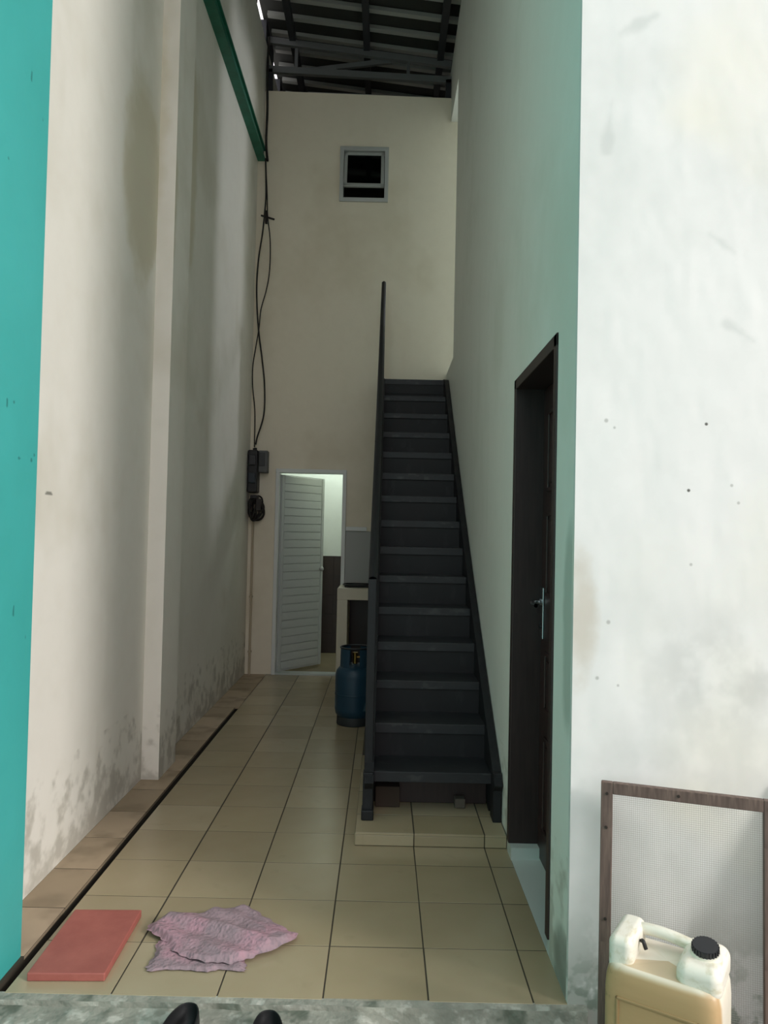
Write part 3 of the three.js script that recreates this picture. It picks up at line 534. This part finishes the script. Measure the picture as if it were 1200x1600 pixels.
{
  const j = thing('jerrycan', 'dirty white plastic jerrycan with black cap below the white facade', 'jerrycan');
  const L = 0.27, D = 0.2, HS = 0.36;
  const canMap = tex(512, (u, v) => {          // u round the body, v up it: old oil stain on the broad side
    let c = lerp3(rgb(0xece8da), rgb(0xd9d0b8), fbm(u, v, 6, 5, 321));
    const st = smooth(0.03, 0.07, u) * smooth(0.47, 0.43, u) * smooth(1.0, 0.955, v + 0.04 * (fbm(u, v, 8, 3, 323) - 0.5));
    c = lerp3(c, lerp3(rgb(0xc4a274), rgb(0xa88a5e), fbm(u, v, 7, 5, 325)), st * 0.95);
    return lerp3(c, rgb(0x7a6a48), 0.5 * smooth(0.68, 0.8, fbm(u, v, 14, 4, 327)) * st);
  });
  const can = new THREE.MeshPhysicalMaterial({ color: 0xffffff, map: canMap, roughness: 0.4 });
  const plain = std(0xffffff, 0.4, { map: tex(256, (u, v) => lerp3(rgb(0xe9e5d6), rgb(0xcfc8ae), smooth(0.45, 0.9, fbm(u, v, 5, 5, 329)))) });
  // body: lofted rounded rectangles
  const NA = 96, rings = [[0, 0.9], [0.006, 0.97], [0.02, 1], [0.1, 1], [0.106, 0.985], [0.118, 0.985], [0.124, 1], [0.3, 1], [0.33, 0.985], [0.35, 0.95], [0.362, 0.89], [0.366, 0.8], [0.366, 0.3], [0.366, 0.0]];
  const P = [], U = [], I = [];
  rings.forEach(([y, k], r) => { for (let a = 0; a <= NA; a++) {
    const t = a / NA * Math.PI * 2, c = Math.cos(t), s = Math.sin(t), n = 2 / 6.5;
    let x = Math.sign(c) * Math.pow(Math.abs(c), n) * L / 2, z = Math.sign(s) * Math.pow(Math.abs(s), n) * D / 2;
    P.push(x * k, y * HS / 0.366, z * k); U.push(a / NA, y / 0.366);
  } });
  for (let r = 0; r + 1 < rings.length; r++) for (let a = 0; a < NA; a++) { const i = r * (NA + 1) + a, n = i + NA + 1; I.push(i, n, n + 1, i, n + 1, i + 1); }
  const g = new THREE.BufferGeometry(); g.setAttribute('position', new THREE.Float32BufferAttribute(P, 3)); g.setAttribute('uv', new THREE.Float32BufferAttribute(U, 2)); g.setIndex(I); g.computeVertexNormals();
  mesh('body', g, can, j);
  // pressed rib lines round the broad side
  mesh('panel_rib', [rbx(-0.1, 0.09, 0.285, 0.293, -D / 2 - 0.003, -D / 2 + 0.004, 0.003), rbx(-0.1, -0.092, 0.05, 0.293, -D / 2 - 0.003, -D / 2 + 0.004, 0.003), rbx(0.082, 0.09, 0.05, 0.293, -D / 2 - 0.003, -D / 2 + 0.004, 0.003)].map((q) => q.clone()), std(0x9a8158, 0.5), j);
  const hump = (x0, x1, y1, d0, d1, r) => rbx(x0, x1, HS - 0.03, y1, d0, d1, r, 4);
  mesh('handle_mount', hump(-0.128, -0.068, HS + 0.058, -0.075, 0.075, 0.02), plain, j);
  mesh('spout_shoulder', hump(0.03, 0.132, HS + 0.045, -0.08, 0.085, 0.026), plain, j);
  mesh('carry_handle', [tube([[-0.1, HS + 0.036, 0.045], [-0.05, HS + 0.042, 0.045], [0.0, HS + 0.04, 0.045], [0.06, HS + 0.03, 0.045]], 0.0145, 30, 12)], plain, j);
  mesh('filler_neck', new THREE.CylinderGeometry(0.033, 0.037, 0.024, 32).rotateX(0.22).translate(0.086, HS + 0.045, 0.005), plain, j);
  const cap = mesh('screw_cap', [new THREE.CylinderGeometry(0.0285, 0.03, 0.016, 40), ...Array.from({ length: 24 }, (_, i) => new THREE.BoxGeometry(0.003, 0.013, 0.003).translate(0.0298, 0, 0).rotateY(i / 24 * Math.PI * 2))].map((q) => q.rotateX(0.22).translate(0.086, HS + 0.063, 0.009)), std(0x232428, 0.45), j);
  cap.userData.label = 'black screw cap';
  mesh('air_plug', tube([[-0.064, HS + 0.03, 0.0], [-0.058, HS + 0.035, -0.01], [-0.05, HS + 0.018, -0.012]], 0.005, 12), M.blackPlastic, j);
  // near corner (0.777, d 1.73), left corner (0.556, d 1.87)
  j.position.set(0.72, GY + 0.0005, -1.885); j.rotation.y = Math.atan2(-0.14, 0.221);
}

{ // board leaning on the facade just right of the view; its shadow falls behind the screen frame
  const g = rbx(0, 0.5, 0, 0.78, -0.009, 0.009, 0.003, 1);
  const b = single('wooden_board', uvMetres(g, 0.3), M.oldWood, 'plain wooden board leaning on the white facade right of the screen frame', 'board');
  b.position.set(1.14, GY + 0.004, -1.83); b.rotation.x = -0.445;
}

renderer.render(scene, camera);
